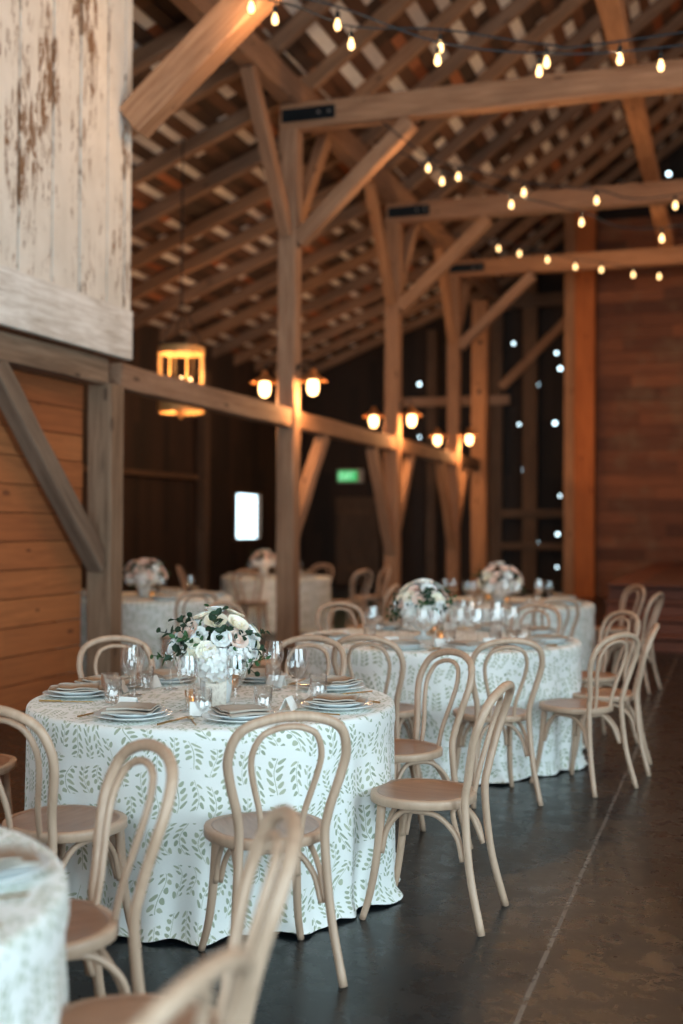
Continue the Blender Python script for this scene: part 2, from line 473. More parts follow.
# side window: frame + pane
bm = bmesh.new(); f = .05
x0, x1 = SIDE-.02, SIDE+.05
box(bm, x0, x1, WY0-f, WY1+f, WZ0-f, WZ0+.01); box(bm, x0, x1, WY0-f, WY1+f, WZ1-.01, WZ1+f)
box(bm, x0, x1, WY0-f, WY0+.01, WZ0+.01, WZ1-.01); box(bm, x0, x1, WY1-.01, WY1+f, WZ0+.01, WZ1-.01)
win = tag(obj('window_1', bm, M['darkpost']), kind='structure')
bm = bmesh.new(); box(bm, SIDE-.03, SIDE-.024, WY0, WY1, WZ0, WZ1); obj('pane', bm, M['pane'], win)

# door in the far aisle wall, under the exit sign
bm = bmesh.new()
for k in range(6): box(bm, -9.45+k*.19, -9.45+k*.19+.182, 27.93, 27.98, .02, 2.2)
door = tag(obj('door_1', bm, M['darkpost']), kind='structure')
bm = bmesh.new(); box(bm, -9.42, -8.34, 27.90, 27.93, .35, .5); box(bm, -9.42, -8.34, 27.90, 27.93, 1.75, 1.9); obj('cross_board', bm, M['darkpost'], door)

# exit sign
ex = empty('exit_sign', (-9.1, 27.93, 2.72))
tag(ex, 'small green lit exit sign on the dark wall above the plank door', 'exit sign')
bm = bmesh.new(); box(bm, -.30, .36, -.06, .06, -.16, .17, .01); obj('housing', bm, M['plastic'], ex)
bm = bmesh.new(); box(bm, -.27, .22, -.072, -.06, -.12, .13); fc = obj('panel', bm, M['green'], ex)
bm = bmesh.new()
def bars(x, segs):
    for (u0, v0, u1, v1) in segs:
        A = Vector((x+u0, -.0735, v0)); B = Vector((x+u1, -.0735, v1)); d = (B-A).normalized(); n = Vector((-d.z, 0, d.x))*.011
        vs = [bm.verts.new(q+Vector((0, e, 0))) for e in (0, -.004) for q in (A-n-d*.01, B-n+d*.01, B+n+d*.01, A+n-d*.01)]
        bm.faces.new(vs[:4]); bm.faces.new(vs[4:][::-1])
        for k in range(4): bm.faces.new([vs[k], vs[k+4], vs[4+(k+1) % 4], vs[(k+1) % 4]])
H = .075
bars(-.225, [(0, -H, 0, H), (0, -H, .07, -H), (0, 0, .06, 0), (0, H, .07, H)])
bars(-.115, [(0, -H, .08, H), (0, H, .08, -H)])
bars(.005, [(0, -H, 0, H)])
bars(.05, [(.04, -H, .04, H), (0, H, .08, H)])
bmesh.ops.recalc_face_normals(bm, faces=bm.faces[:])
obj('lettering', bm, M['greentext'], fc)

# orange shiplap wall below the girt, near the camera's side of the first post
bm = bmesh.new(); z = .0; k = 0
while z < 2.68:
    box(bm, -5.38+rnd.uniform(-.003, .003), -5.35+rnd.uniform(-.004, .004), 1.0, 8.97, z+.004, min(z+.221, 2.69), .004); z += .225
tag(obj('wall_shiplap', bm, M['shiplap']), kind='structure')
# white upper wall
bm = bmesh.new(); y = 9.22; k = 0
ws = [.14, .30, .44, .40, .46, .38, .44, .42, .45, .4, .44, .45, .42, .44, .4, .45, .44, .4, .4]
for w in ws:
    box(bm, -5.08+rnd.uniform(-.003, .003), -5.03+rnd.uniform(-.004, .004), y-w+.030, y, 3.36, 6.60, .004); y -= w
ww = tag(obj('wall_upper_white', bm, M['white']), kind='structure')
bm = bmesh.new(); box(bm, -5.08, -5.015, y, 9.23, 2.93, 3.36, .006)
obj('skirt_board', bm, M['whiteboard'], ww)
bm = bmesh.new(); box(bm, -5.11, -5.082, y, 9.22, 3.36, 6.58); obj('backing', bm, M['darkpost'], ww)

# far plank wall behind the stage
bm = bmesh.new(); z = 0
while z < 8.0:
    x = -2.78
    while x < 6.3:
        l = min(rnd.uniform(2.2, 4.2), 6.35-x)
        box(bm, x+.003, x+l-.003, 25.45+rnd.uniform(-.006, .006), 25.5, z+.004, min(z+.256, 8.0), .004); x += l
    z += .26
tag(obj('wall_stage', bm, M['farplank']), kind='structure')

# stage with open steps in front
st = empty('stage_steps', (2.35, 15.2, 0)); tag(st, 'low flight of reddish plank steps below the big plank wall', 'steps')
for k in range(1, 5):
    y = -.6+.3*(k-1)
    bm = bmesh.new(); box(bm, -3.9, 3.9, y-.03, y+.30 if k < 4 else y+.3, .19*k-.035, .19*k, .005); obj('tread', bm, M['step'], st)
    bm = bmesh.new(); box(bm, -3.88, 3.88, y+.012, y+.035, .19*(k-1)+.001, .19*k-.062, .003); obj('riser', bm, M['step'], st)
bm = bmesh.new()
for k in range(34): box(bm, -1.55+k*.235, -1.55+k*.235+.23, 15.80, 25.43, .72, .76)
for k in range(34): box(bm, -1.55+k*.235, -1.55+k*.235+.23, 15.81, 15.84, 0, .72)
bm2 = obj('floor_stage', bm, M['step']); tag(bm2, kind='structure')
bm = bmesh.new(); box(bm, -1.56, -1.53, 15.84, 25.4, 0, .72); obj('side_board', bm, M['darkpost'], bm2)

# ------------------------------------------------------------------ timber frame
def frame_post(y, label, mat, lower, upper=('near', 'far', 'nave'), w=.235, x=AX, ztop=6.34):
    p = empty('timber_post', (x, y, 0)); tag(p, label, 'post', 'arcade posts')
    beam('shaft', (0, 0, 0), (0, 0, ztop), w, w, mat, p, .006)
    h = w/2
    if 'near' in upper: beam('brace', (0, -h, 5.05), (0, -h-1.25, 6.66), .15, .17, M['warm'], p)
    if 'far' in upper: beam('brace', (0, h, 5.15), (0, h+1.15, 6.66), .15, .17, M['post'], p)
    if 'nave' in upper: beam('brace', (h, -.02, 4.98), (h+1.42, -.02, 6.30), .17, .19, M['post'], p)
    for side, z0, dy in lower:
        s = -1 if side == 'near' else 1
        beam('knee_brace', (0, s*h, z0), (0, s*(h+dy), 2.68), .15, .17, M['warm'] if y > 12 else M['grey'], p)
    return p
P0, P1, P2, P3, P4 = 9.1, 13.55, 18.2, 22.5, 24.8
frame_post(P0, 'grey weathered timber post at the corner of the white boarded wall', M['grey'], [('near', 1.15, 1.55)], (), .235, AX, 2.70)
frame_post(P1, 'tall square timber post with braces between the lantern and the middle table', M['post'], [('far', 1.35, 1.15)])
frame_post(P2, 'tall timber post behind the pair of lamps beside the exit sign', M['warm'], [('near', 1.1, 1.05), ('far', 1.35, .95)])
frame_post(P3, 'third tall timber post carrying the last pair of lamps', M['warm'], [('near', 1.1, 1.0), ('far', 1.35, .9)])
p = empty('timber_post', (-5.15, P4, 0)); tag(p, 'warm brown post with a dark knot hole just past the last lamps', 'post', 'arcade posts')
beam('shaft', (0, 0, 0), (0, 0, 6.3), .33, .3, M['warm'], p)
bm = bmesh.new(); tube(bm, [(0, -.155, 4.35), (0, -.152, 4.35)], .05, 10); tube(bm, [(.02, -.155, 5.4), (.02, -.152, 5.4)], .045, 10); obj('knot_hole', bm, M['iron'], p)

def girt(y0, y1, label, mat):
    g = beam('girt', (AX, y0+.12, 2.80), (AX, y1-.12, 2.80), .17, .22, mat); return tag(g, label, 'beam', 'horizontal girts', 'thing')
girt(1.0, P0, 'long grey girt carrying the white boarded wall', M['grey'])
girt(P0, P1, 'grey brown girt running in front of the hanging lantern', M['post'])
girt(P1, P2, 'warm lit girt between the first and second pair of lamps', M['warm'])
girt(P2, P3, 'warm lit girt between the second and third pair of lamps', M['warm'])
girt(P3, P4, 'short dark girt past the last pair of lamps', M['darkpost'])
g = beam('wall_plate', (AX, BACK+.08, 6.83), (AX, GAB-.02, 6.83), .22, .34, M['warm']); tag(g, 'long plate beam on the post tops where the rafters change slope', 'beam', None, 'thing')

def tie(y, label, x1, mat, z=6.49, plate=True):
    t_ = empty('tie_beam', (AX, y-.02, z)); tag(t_, label, 'beam', 'tie beams across the hall', 'thing')
    beam('timber', (-.1, 0, 0), (x1-AX, 0, 0), .22, .31, mat, t_, .007)
    if plate:
        bm = bmesh.new(); box(bm, -.06, .62, -.135, -.118, -.08, .08, .003); ip = obj('iron_plate', bm, M['iron'], t_)
        for bx in (.42, .55):
            bm = bmesh.new(); tube(bm, [(bx, -.16, 0), (bx, -.133, 0)], .018, 8); obj('bolt', bm, M['steel'], ip)
    return t_
tie(P1, 'huge tie beam crossing the top with the clearest black iron plate', 5.0, M['post'])
tie(P2, 'middle tie beam crossing behind the string lights', 5.0, M['warm'])
tie(P3, 'lowest looking tie beam crossing before the big plank wall', 5.0, M['warm'])
tie(P0, 'tie beam over the white wall that the big slanting brace reaches up to', 5.0, M['post'], 6.49, False)
b = beam('slanting_brace', (-4.955, P0+.0, 4.97), (-3.35, P0-.02, 6.31), .22, .30, M['post']); tag(b, 'big slanting brace timber in front of the white boarded wall', 'brace')
b = beam('purlin_beam', (-1.20, 6.0, 6.755), (-1.20, P3+.6, 6.755), .22, .22, M['warm']); tag(b, 'long timber lying across the tie beams below the roof slope', 'beam', None, 'thing')

# posts and rails at the far side
def tpost(x, y, z, w, d, mat, label):
    o = beam('timber_post', (x, y, 0), (x, y, z), w, d, mat); return tag(o, label, 'post')
tpost(-3.33, 25.35, 8.35, .22, .26, M['warm'], 'narrow tall post at the edge of the dark opening')
tpost(-3.0, 25.33, 8.55, .42, .24, M['orangepost'], 'broad orange tall post at the end of the plank wall')
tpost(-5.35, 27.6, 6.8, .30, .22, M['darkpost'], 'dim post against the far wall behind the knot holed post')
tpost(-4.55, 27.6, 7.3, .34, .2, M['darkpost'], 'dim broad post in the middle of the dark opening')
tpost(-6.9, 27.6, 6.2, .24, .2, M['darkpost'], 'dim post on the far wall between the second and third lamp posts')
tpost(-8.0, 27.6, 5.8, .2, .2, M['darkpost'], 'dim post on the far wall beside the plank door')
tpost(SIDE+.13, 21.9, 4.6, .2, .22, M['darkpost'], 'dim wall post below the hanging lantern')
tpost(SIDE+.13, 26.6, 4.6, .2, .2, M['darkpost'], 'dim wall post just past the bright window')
def rail(A, B, w, h, mat, label):
    o = beam('wall_rail', A, B, w, h, mat); return tag(o, label, 'rail', None, 'thing')
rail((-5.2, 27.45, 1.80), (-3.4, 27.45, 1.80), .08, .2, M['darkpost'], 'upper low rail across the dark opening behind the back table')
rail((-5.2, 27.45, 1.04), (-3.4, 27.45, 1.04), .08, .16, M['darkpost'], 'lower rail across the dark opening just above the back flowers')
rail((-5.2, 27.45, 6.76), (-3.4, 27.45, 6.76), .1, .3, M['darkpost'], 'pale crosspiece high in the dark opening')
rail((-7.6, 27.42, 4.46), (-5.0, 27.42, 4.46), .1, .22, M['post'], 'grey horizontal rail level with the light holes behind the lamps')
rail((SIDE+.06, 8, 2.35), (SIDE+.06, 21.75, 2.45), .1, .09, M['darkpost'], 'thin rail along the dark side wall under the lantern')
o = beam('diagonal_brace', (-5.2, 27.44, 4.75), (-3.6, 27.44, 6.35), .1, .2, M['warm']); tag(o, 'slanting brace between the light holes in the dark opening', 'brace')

# ------------------------------------------------------------------ lamps
LIGHTS = []
def pt(name, loc, watt, col=(1, .56, .26), r=.02, parent=None):
    l = bpy.data.lights.new(name, 'POINT'); l.energy = watt; l.color = col; l.shadow_soft_size = r
    o = bpy.data.objects.new(name, l); COL.objects.link(o); o.location = loc
    if parent is not None: o.parent = parent
    return o
def barn_lamp():
    t = empty('barn_lamp')             # local origin at the post face, arm reaches along +X
    bm = bmesh.new()
    tube(bm, [(0, 0, .30), (.012, 0, .30)], .045, 14)
    tube(bm, catmull([(.01, 0, .30), (.07, 0, .36), (.15, 0, .38), (.2, 0, .34), (.205, 0, .27)], 5), .009, 8)
    obj('arm', bm, M['iron'], t, True)
    bm = bmesh.new(); lathe(bm, [(.0, .29), (.03, .285), (.045, .235), (.06, .21), (.175, .135), (.18, .125), (.172, .128), (.05, .19), (0, .195)], 24, (.205, 0, 0)); obj('shade', bm, M['copper'], t, True)
    bm = bmesh.new(); lathe(bm, [(.045, .18), (.055, .14), (.068, .09), (.070, .04), (.060, -.01), (.036, -.04), (0.001, -.05)], 20, (.205, 0, 0)); obj('glass_jar', bm, M['jar'], t, True)
    return t
bl = None
names = {P1: 'the first tall post', P2: 'the second tall post', P3: 'the third tall post'}
for y in (P1, P2, P3):
    for s in (1, -1):
        loc = (AX+s*.112, y-.02, 3.12)
        if bl is None: bl = barn_lamp(); o = bl; o.location = loc
        else: o = dup(bl, loc, 0 if s == 1 else PI)
        tag(o, 'lit barn lamp with glass jar on the %s side of %s' % ('hall' if s == 1 else 'aisle', names[y]), 'wall lamp', 'barn lamps on the posts')
        pt('lamp_light', (AX+s*.33, y-.02, 3.01), 42, (1, .50, .20), .02)

# lantern
LX, LY, LZ = -6.72, 13.65, 2.89
ln = empty('lantern', (LX, LY, LZ)); tag(ln, 'round cage lantern with gold bands and candle bulbs hanging behind the girt', 'lantern')
for nm, z, h in (('top_ring', .78, .085), ('bottom_ring', .03, .15)):
    bm = bmesh.new(); lathe(bm, [(.30, z), (.30, z+h), (.285, z+h), (.285, z), (.30, z)], 32); obj(nm, bm, M['gold'], ln)
for k in range(8):
    a = 2*PI*k/8+.2; bm = bmesh.new(); tube(bm, [(.292*math.cos(a), .292*math.sin(a), .05), (.292*math.cos(a), .292*math.sin(a), .84)], .011, 8); obj('bar', bm, M['gold'], ln)
bm = bmesh.new()
for k in range(4):
    a = PI/2*k; tube(bm, [(0, 0, .08), (.29*math.cos(a), .29*math.sin(a), .08)], .009, 6)
lathe(bm, [(.0, -.06), (.03, -.03), (.015, .0), (.04, .05), (.0, .10)], 12); obj('bottom_cross', bm, M['gold'], ln, True)
bm = bmesh.new()
for k in range(4):
    a = PI/2*k+.2; tube(bm, [(.29*math.cos(a), .29*math.sin(a), .86), (.01*math.cos(a), .01*math.sin(a), 1.45)], .007, 6)
tube(bm, [(0, 0, 1.43), (0, 0, roof_z(LX)+.05-LZ)], .01, 6); obj('hanging_rod', bm, M['iron'], ln)
for k in range(4):
    a = PI/2*k+.5; cx, cy = .12*math.cos(a), .12*math.sin(a)
    bm = bmesh.new(); lathe(bm, [(.035, .10), (.04, .13), (.014, .14), (.014, .36)], 12, (cx, cy, 0), True, True); cd = obj('candle', bm, M['candle'], ln, True)
    bm = bmesh.new(); lathe(bm, [(.001, .36), (.02, .38), (.024, .41), (.012, .46), (.001, .49)], 12, (cx, cy, 0)); obj('bulb', bm, M['jar'], cd, True)
tube_arm = bmesh.new()
for k in range(4):
    a = PI/2*k+.5; tube(tube_arm, catmull([(0, 0, .09), (.06*math.cos(a), .06*math.sin(a), .07), (.12*math.cos(a), .12*math.sin(a), .11)], 4), .006, 6)
obj('arm', tube_arm, M['gold'], ln, True)
pt('lantern_light', (LX, LY, LZ+.56), 38, (1, .55, .24), .04)
pt('lantern_light', (LX, LY, LZ+.25), 22, (1, .55, .24), .03)

# string lights
def string(label, pts, mat_w=3.0, ends=((0, 0, 0), (0, 0, 0)), drop=.11):
    t = empty('string_lights', pts[0]); tag(t, label, 'string lights', 'strings of warm bulbs')
    o0 = Vector(pts[0]); P = [Vector(p)-o0 for p in pts]
    cable = [P[0]+Vector(ends[0])] + [p+Vector((0, 0, drop)) for p in P] + [P[-1]+Vector(ends[1])]
    bm = bmesh.new(); tube(bm, catmull(cable, 6), .008, 6); obj('cable', bm, M['iron'], t)
    for p in P:
        bm = bmesh.new(); tube(bm, [p+Vector((0, 0, drop)), p+Vector((0, 0, .075))], .006, 6); tube(bm, [p+Vector((0, 0, .085)), p+Vector((0, 0, .03))], .019, 10); sk = obj('socket', bm, M['iron'], t)
        bm = bmesh.new(); lathe(bm, [(.012, .035), (.016, .015), (.025, -.012), (.028, -.032), (.021, -.054), (.001, -.066)], 14, p); obj('bulb', bm, M['bulb'], sk, True)
        pt('string_or_fill_light', p+o0+Vector((0, 0, -.085)), mat_w*2.6, (1, .56, .26), .008)
string('string of bulbs sagging across the top of the hall, its lower row', [(-3.72, 8.78, 5.70), (-3.056, 9.0, 5.56), (-2.284, 9.25, 5.275), (-1.505, 9.51, 5.19), (-.572, 9.82, 5.24)], 3.5, ((-1.3, -.4, .35), (3.0, .9, .5)), .13)
string('second string of bulbs looping just above the lower row at the top', [(-3.56, 8.90, 5.63), (-2.971, 9.10, 5.43), (-2.284, 9.33, 5.41), (-1.459, 9.60, 5.29), (-.893, 9.79, 5.32)], 3.5, ((-1.4, .1, .5), (3.4, .9, .6)), .13)
string('string of bulbs from the first brace toward the middle tie beam', [(-3.467, 13.6, 5.77), (-3.129, 13.72, 5.67), (-2.386, 13.96, 5.485), (-1.564, 14.24, 5.395), (-.675, 14.53, 5.34)], 3.5, ((-.5, -.3, .5), (3.5, 1.0, .9)))
string('lower string of bulbs sagging in front of the middle tie beam', [(-3.332, 13.75, 5.64), (-2.544, 14.01, 5.365), (-1.744, 14.27, 5.156), (-.832, 14.58, 4.97)], 3.5, ((-.8, -.2, .5), (3.0, 1.0, .7)))
string('farthest straight string of bulbs below the last tie beam', [(-3.811, 19.8, 6.23), (-3.473, 19.92, 6.145), (-3.023, 20.07, 6.046), (-2.572, 20.22, 5.93), (-2.154, 20.36, 5.882), (-1.639, 20.53, 5.80), (-1.221, 20.67, 5.77)], 4, ((-1.0, -.2, .3), (4.0, 1.0, .6)))
# further bulbs of the same strings beyond the picture's edge light the hall, not the aisle
for (x, y, z) in [(1.0, 10.5, 5.6), (2.5, 11, 5.9), (1.2, 15.2, 5.6), (3, 15.8, 6.0), (1.5, 21.3, 6), (3.5, 21.8, 6.2)]:
    pt('string_or_fill_light', (x, y, z), 55, (1, .56, .28), .05)
for (x, y, z) in [(-2.6, 2.5, 6.3), (-.6, 4.0, 6.4), (-3.6, 5.2, 6.5), (.8, 7, 6.4), (-2.4, 6.6, 7.0), (-8.0, 8.0, 3.9), (-8.0, 18.5, 4.1), (-7.5, 23.5, 4.3)]:  # aisle entries have no bulb, added as fill for its dark boards
    pt('string_or_fill_light', (x, y, z), 38, (1, .54, .28), .05)

# ------------------------------------------------------------------ chair
def make_chair():
    t = empty('bentwood_chair')
    half = [(.187, -.275, 0), (.160, -.222, .22), (.145, -.200, .45), (.152, -.212, .55), (.186, -.238, .68), (.196, -.262, .76), (.168, -.292, .838), (.095, -.312, .876), (0, -.318, .888)]
    full = [(-x, y, z) for x, y, z in half] + [h for h in half[-2::-1]]
    bm = bmesh.new(); tube(bm, catmull(full, 6), lambda t_: .0145+.002*math.sin(PI*t_), 12); obj('back_frame', bm, M['chair'], t, True)
    ih = [(.066, -.176, .45), (.074, -.196, .55), (.108, -.226, .68), (.116, -.248, .755), (.092, -.272, .818), (.048, -.284, .843), (0, -.288, .85)]
    full = [(-x, y, z) for x, y, z in ih] + [h for h in ih[-2::-1]]
    bm = bmesh.new(); tube(bm, catmull(full, 6), .0105, 10); obj('inner_hoop', bm, M['chair'], t, True)
    # seat outline
    def outline(s):
        pts = []
        for k in range(40):
            a = 2*PI*k/40; c_, s_ = math.cos(a), math.sin(a)
            x = .208*s*math.copysign(abs(c_)**.86, c_); y = .2*s*math.copysign(abs(s_)**.80, s_)
            if y < -.12*s: x *= 1+.0*y
            x *= 1 + .10*(y/.2) if y < 0 else 1
            pts.append((x, y+.005))
        return pts
    bm = bmesh.new(); rings = []
    for s, z in ((.97, .434), (1.0, .437), (1.0, .460), (.99, .467), (.88, .468)):
        rings.append([bm.verts.new((x, y, z)) for x, y in outline(s)])
    for a, b in zip(rings, rings[1:]):
        for k in range(40): bm.faces.new([a[k], a[(k+1) % 40], b[(k+1) % 40], b[k]])
    bm.faces.new(rings[0][::-1])
    obj('seat_frame', bm, M['chair'], t, True)
    bm = bmesh.new(); rings = []
    for s, z in ((.88, .460), (.88, .4685), (.84, .4665), (.55, .463), (.2, .462)):
        rings.append([bm.verts.new((x, y, z)) for x, y in outline(s)])
    for a, b in zip(rings, rings[1:]):
        for k in range(40): bm.faces.new([a[k], a[(k+1) % 40], b[(k+1) % 40], b[k]])
    bm.faces.new(rings[-1]); obj('seat', bm, M['seat'], t, True)
    for s in (-1, 1):
        bm = bmesh.new(); tube(bm, catmull([(s*.142, .128, .435), (s*.150, .142, .25), (s*.163, .165, .1), (s*.182, .19, 0)], 5), lambda q: .0175-.005*q, 12); obj('leg', bm, M['chair'], t, True)
        # side arch, front leg to rear leg
        bm = bmesh.new(); tube(bm, catmull([(s*.147, .125, .25), (s*.142, .105, .34), (s*.135, .055, .405), (s*.132, 0, .415), (s*.134, -.09, .405), (s*.142, -.165, .34), (s*.150, -.192, .25)], 5), .0105, 8); obj('brace', bm, M['chair'], t, True)
    for y0, y1, x in ((.135, .10, .128), (-.195, -.13, .136)):
        bm = bmesh.new(); tube(bm, catmull([(-x, y0, .25), (-x+.018, (y0+y1)/2, .34), (-x+.07, y1, .408), (0, y1, .416), (x-.07, y1, .408), (x-.018, (y0+y1)/2, .34), (x, y0, .25)], 5), .0105, 8); obj('brace', bm, M['chair'], t, True)
    return t
G1 = 'bentwood chairs around the front table'; G2 = 'bentwood chairs around the middle table'; G3 = 'bentwood chairs around the back table'
G0 = 'bentwood chairs at the corner table'; G4 = 'bentwood chairs in the aisle'
CH = [
 (-1.510, 3.745, 37, 'pale bentwood chair seen from behind, fully in view at the front table', G1),
 (-1.135, 4.454, 87, 'pale bentwood chair seen side on, standing clear on the dark floor by the front table', G1),
 (-1.475, 5.29, 140, 'pale bentwood chair just beyond the side-on chair, back tilted toward the middle table', G1),
 (-2.131, 5.635, -177.3, 'bentwood chair behind the glasses at the far side of the front table', G1),
 (-2.88, 5.33, -132.2, 'bentwood chair at the front table beside the grey corner post', G1),
 (-3.12, 4.30, -71.6, 'bentwood chair against the orange planked wall, only its seat showing', G1),
 (-2.205, 3.588, -12, 'bentwood chair at the front table close to the cropped corner table', G1),
 (-1.69, 2.64, 141, 'bentwood chair with wide hoop back, seat tucked to the cropped corner table', G0),
 (-1.145, 2.13, 118, 'big near bentwood chair whose back overlaps the chair seen from behind', G0),
 (-.99, 1.47, 86, 'bentwood chair cut off by the bottom edge, only its top hoop showing', G0),
 (-2.86, 6.75, -60.0, 'bentwood chair between the front table flowers and the middle table', G2),
 (-1.88, 6.40, -1.6, 'bentwood chair at the middle table, behind the glasses of the front table', G2),
 (-1.273, 6.48, 28.7, 'bentwood chair at the middle table, back toward us, over the bare floor', G2),
 (-.86, 6.93, 57.9, 'nearest of the chairs clustered at the open side of the middle table, seat visible', G2),
 (-.766, 7.47, 93, 'edge-on bentwood chair at the outermost side of the middle table', G2),
 (-.96, 8.33, 132.6, 'bentwood chair beyond the edge-on chair of the middle table', G2),
 (-1.50, 8.74, 165.4, 'bentwood chair between the middle table and the back table, beside the tall glasses', G2),
 (-2.227, 8.72, -161.6, 'bentwood chair half hidden behind the middle table flowers', G2),
 (-2.68, 8.42, -135.0, 'bentwood chair at the middle table in front of the second tall post', G2),
 (-3.45, 8.2, -112.5, 'bentwood chair set back between the middle table and the first tall post', G2),
 (-1.555, 10.22, 30.6, 'bentwood chair with its hoop before the white cloth of the back table', G3),
 (-.95, 11.12, 78.2, 'edge-on bentwood chair at the back table near the steps', G3),
 (-1.20, 12.256, 125, 'farthest bentwood chair before the steps, its hoop dark inside', G3),
 (-3.55, 11.467, 89.9, 'bentwood chair leaning dark beside the back table and the second post', G3),
 (-4.80, 9.85, 50.7, 'bentwood chair at the aisle table near the lantern', G4),
 (-7.36, 15.603, -71.6, 'bentwood chair between the two aisle tables', G4),
 (-6.157, 14.72, 7.1, 'bentwood chair by the first tall post, at the aisle table under the window', G4),
 (-6.102, 16.99, 171.8, 'bentwood chair behind the aisle table under the window', G4),
 (-5.02, 15.35, 65, 'bentwood chair on the hall side of the aisle table under the window', G4),
 (-5.10, 16.52, 125.1, 'farther bentwood chair on the hall side of the aisle table under the window', G4),
]
c0 = make_chair()
for i, (x, y, a, lab, g) in enumerate(CH):
    o = c0 if i == 0 else dup(c0, (x, y, 0), R(a))
    o.location = (x, y, 0); o.rotation_euler = (0, 0, R(a)); tag(o, lab, 'chair', g)

# ------------------------------------------------------------------ tables and cloths
ZT = .748
def cloth(Rr, seed, puddle=.0):
    r = random.Random(seed); bm = bmesh.new(); uvl = bm.loops.layers.uv.new('UVMap')
    N = 240; uv = {}
    ph = [r.uniform(0, 2*PI) for _ in range(6)]
    def fold(a):
        f = .5*math.sin(9*a+ph[0]+.8*math.sin(2*a+ph[1])) + .32*math.sin(17*a+ph[2]+.9*math.sin(3*a+ph[3])) + .2*math.sin(31*a+ph[4]+math.sin(5*a+ph[5]))
        return f
    rings = []
    for q in (.0, .25, .5, .75, .9, .97): rings.append(('t', q))
    rows = [(.992, -.002), (1.0, -.010), (1.004, -.03), (1.006, -.07)]
    for q in rows: rings.append(('e', q))
    K = 18
    for k in range(1, K+1): rings.append(('s', k/K))
    grid = []
    for kind, q in rings:
        ring = []
        for k in range(N):
            a = 2*PI*k/N
            if kind == 't':
                rr = max(Rr*q, .001); z = ZT+.006+.0022*math.sin(5*rr*3+3*a)*(q > .2); u, v = rr*math.cos(a), rr*math.sin(a)
            elif kind == 'e':
                rr = Rr*q[0]; z = ZT+.006+q[1]; s = Rr-q[1]; u, v = a*Rr, 2+q[1]
            else:
                t_ = q; zz = -.07-(ZT-.07-.0)*t_
                amp = .052*(t_**.8)
                f = fold(a)
                rr = Rr*1.006 + amp*f*1.0 + .004*t_ + .006*math.sin(3*a+ph[3])*t_ - .006
                z = ZT+.006+zz
                if t_ > .93:     # hem lies lightly on the floor
                    rr += .02*(t_-.93)/.07*(1+max(0, f)); z = max(z, .006+.006*(1+math.sin(23*a+ph[1])))
                z = max(z, .004)
                u, v = a*Rr, 2+zz
            vv = bm.verts.new((rr*math.cos(a), rr*math.sin(a), z)); ring.append((vv, (u, v), kind))
        grid.append(ring)
    for A, B in zip(grid, grid[1:]):
        for k in range(N):
            k2 = (k+1) % N
            f = bm.faces.new([A[k][0], A[k2][0], B[k2][0], B[k][0]][::-1])
            for lp in f.loops:
                for ring, idx in ((A, k), (A, k2), (B, k2), (B, k)):
                    if ring[idx][0] is lp.vert:
                        u, v = ring[idx][1]
                        if B[k][2] != 't':
                            u = (2*PI*(k+1 if idx == k2 else k)/N)*Rr
                            if ring[idx][2] == 't': v = 2.0+.02
                        lp[uvl].uv = (u, v)
    return bm

def rose_bm(rad, seed):
    r = random.Random(seed); bm = bmesh.new()
    def petal(a, tilt, size, cup, lift):
        n = 5; g = []
        for i in range(n+1):
            row = []
            for j in range(n+1):
                u = (j/n-.5)*2; v = i/n
                wd = size*(.35+.75*math.sin(PI*min(v*.62+.12, 1)))*(1-.18*max(0, v-.8)*5*abs(u))
                ang = u*wd/(size*1.0)*.95
                rr = size*cup*(.28+.72*math.sin(v*PI*.5))
                out = rr + size*tilt*v*v
                zz = lift + size*1.05*v - size*.22*tilt*v**3*1.5 - size*.12*u*u*v
                x = out*math.cos(ang); y = out*math.sin(ang)*1.1
                row.append(bm.verts.new((x*math.cos(a)-y*math.sin(a), x*math.sin(a)+y*math.cos(a), zz-size*.5)))
            g.append(row)
        for i in range(n):
            for j in range(n): bm.faces.new([g[i][j], g[i][j+1], g[i+1][j+1], g[i+1][j]])
    for n, tilt, size, cup in ((3, -.12, rad*.62, .42), (4, .0, rad*.8, .55), (5, .22, rad*.92, .68), (6, .55, rad*.98, .78)):
        a0 = r.uniform(0, 6)
        for k in range(n): petal(a0+2*PI*k/n+r.uniform(-.15, .15), tilt+r.uniform(-.05, .05), size*r.uniform(.94, 1.06), cup, 0)
    lathe(bm, [(.001, -rad*.5), (rad*.35, -rad*.42), (rad*.5, -rad*.1), (rad*.3, rad*.2), (.001, rad*.3)], 12)
    return bm
def hyd_bm(rad, seed):
    r = random.Random(seed); bm = bmesh.new()
    lathe(bm, [(.001, -rad*.7), (rad*.6, -rad*.45), (rad*.8, 0), (rad*.6, rad*.5), (.001, rad*.78)], 14)
    n = 90
    for k in range(n):
        z = 1-2*(k+.5)/n
        if z < -.75: continue
        a = k*2.39996; s = math.sqrt(1-z*z); nrm = Vector((s*math.cos(a), s*math.sin(a), z))
        c = nrm*rad*r.uniform(.84, 1.04); t1 = nrm.orthogonal().normalized(); t2 = nrm.cross(t1); a0 = r.uniform(0, 2)
        pr = rad*.2
        for q in range(4):
            b = a0+q*PI/2; d = t1*math.cos(b)+t2*math.sin(b); e = nrm.cross(d)
            v = [bm.verts.new(c), bm.verts.new(c+d*pr*.6+e*pr*.5+nrm*pr*.2), bm.verts.new(c+d*pr*1.15+nrm*pr*.12), bm.verts.new(c+d*pr*.6-e*pr*.5+nrm*pr*.2)]
            bm.faces.new(v)
    return bm
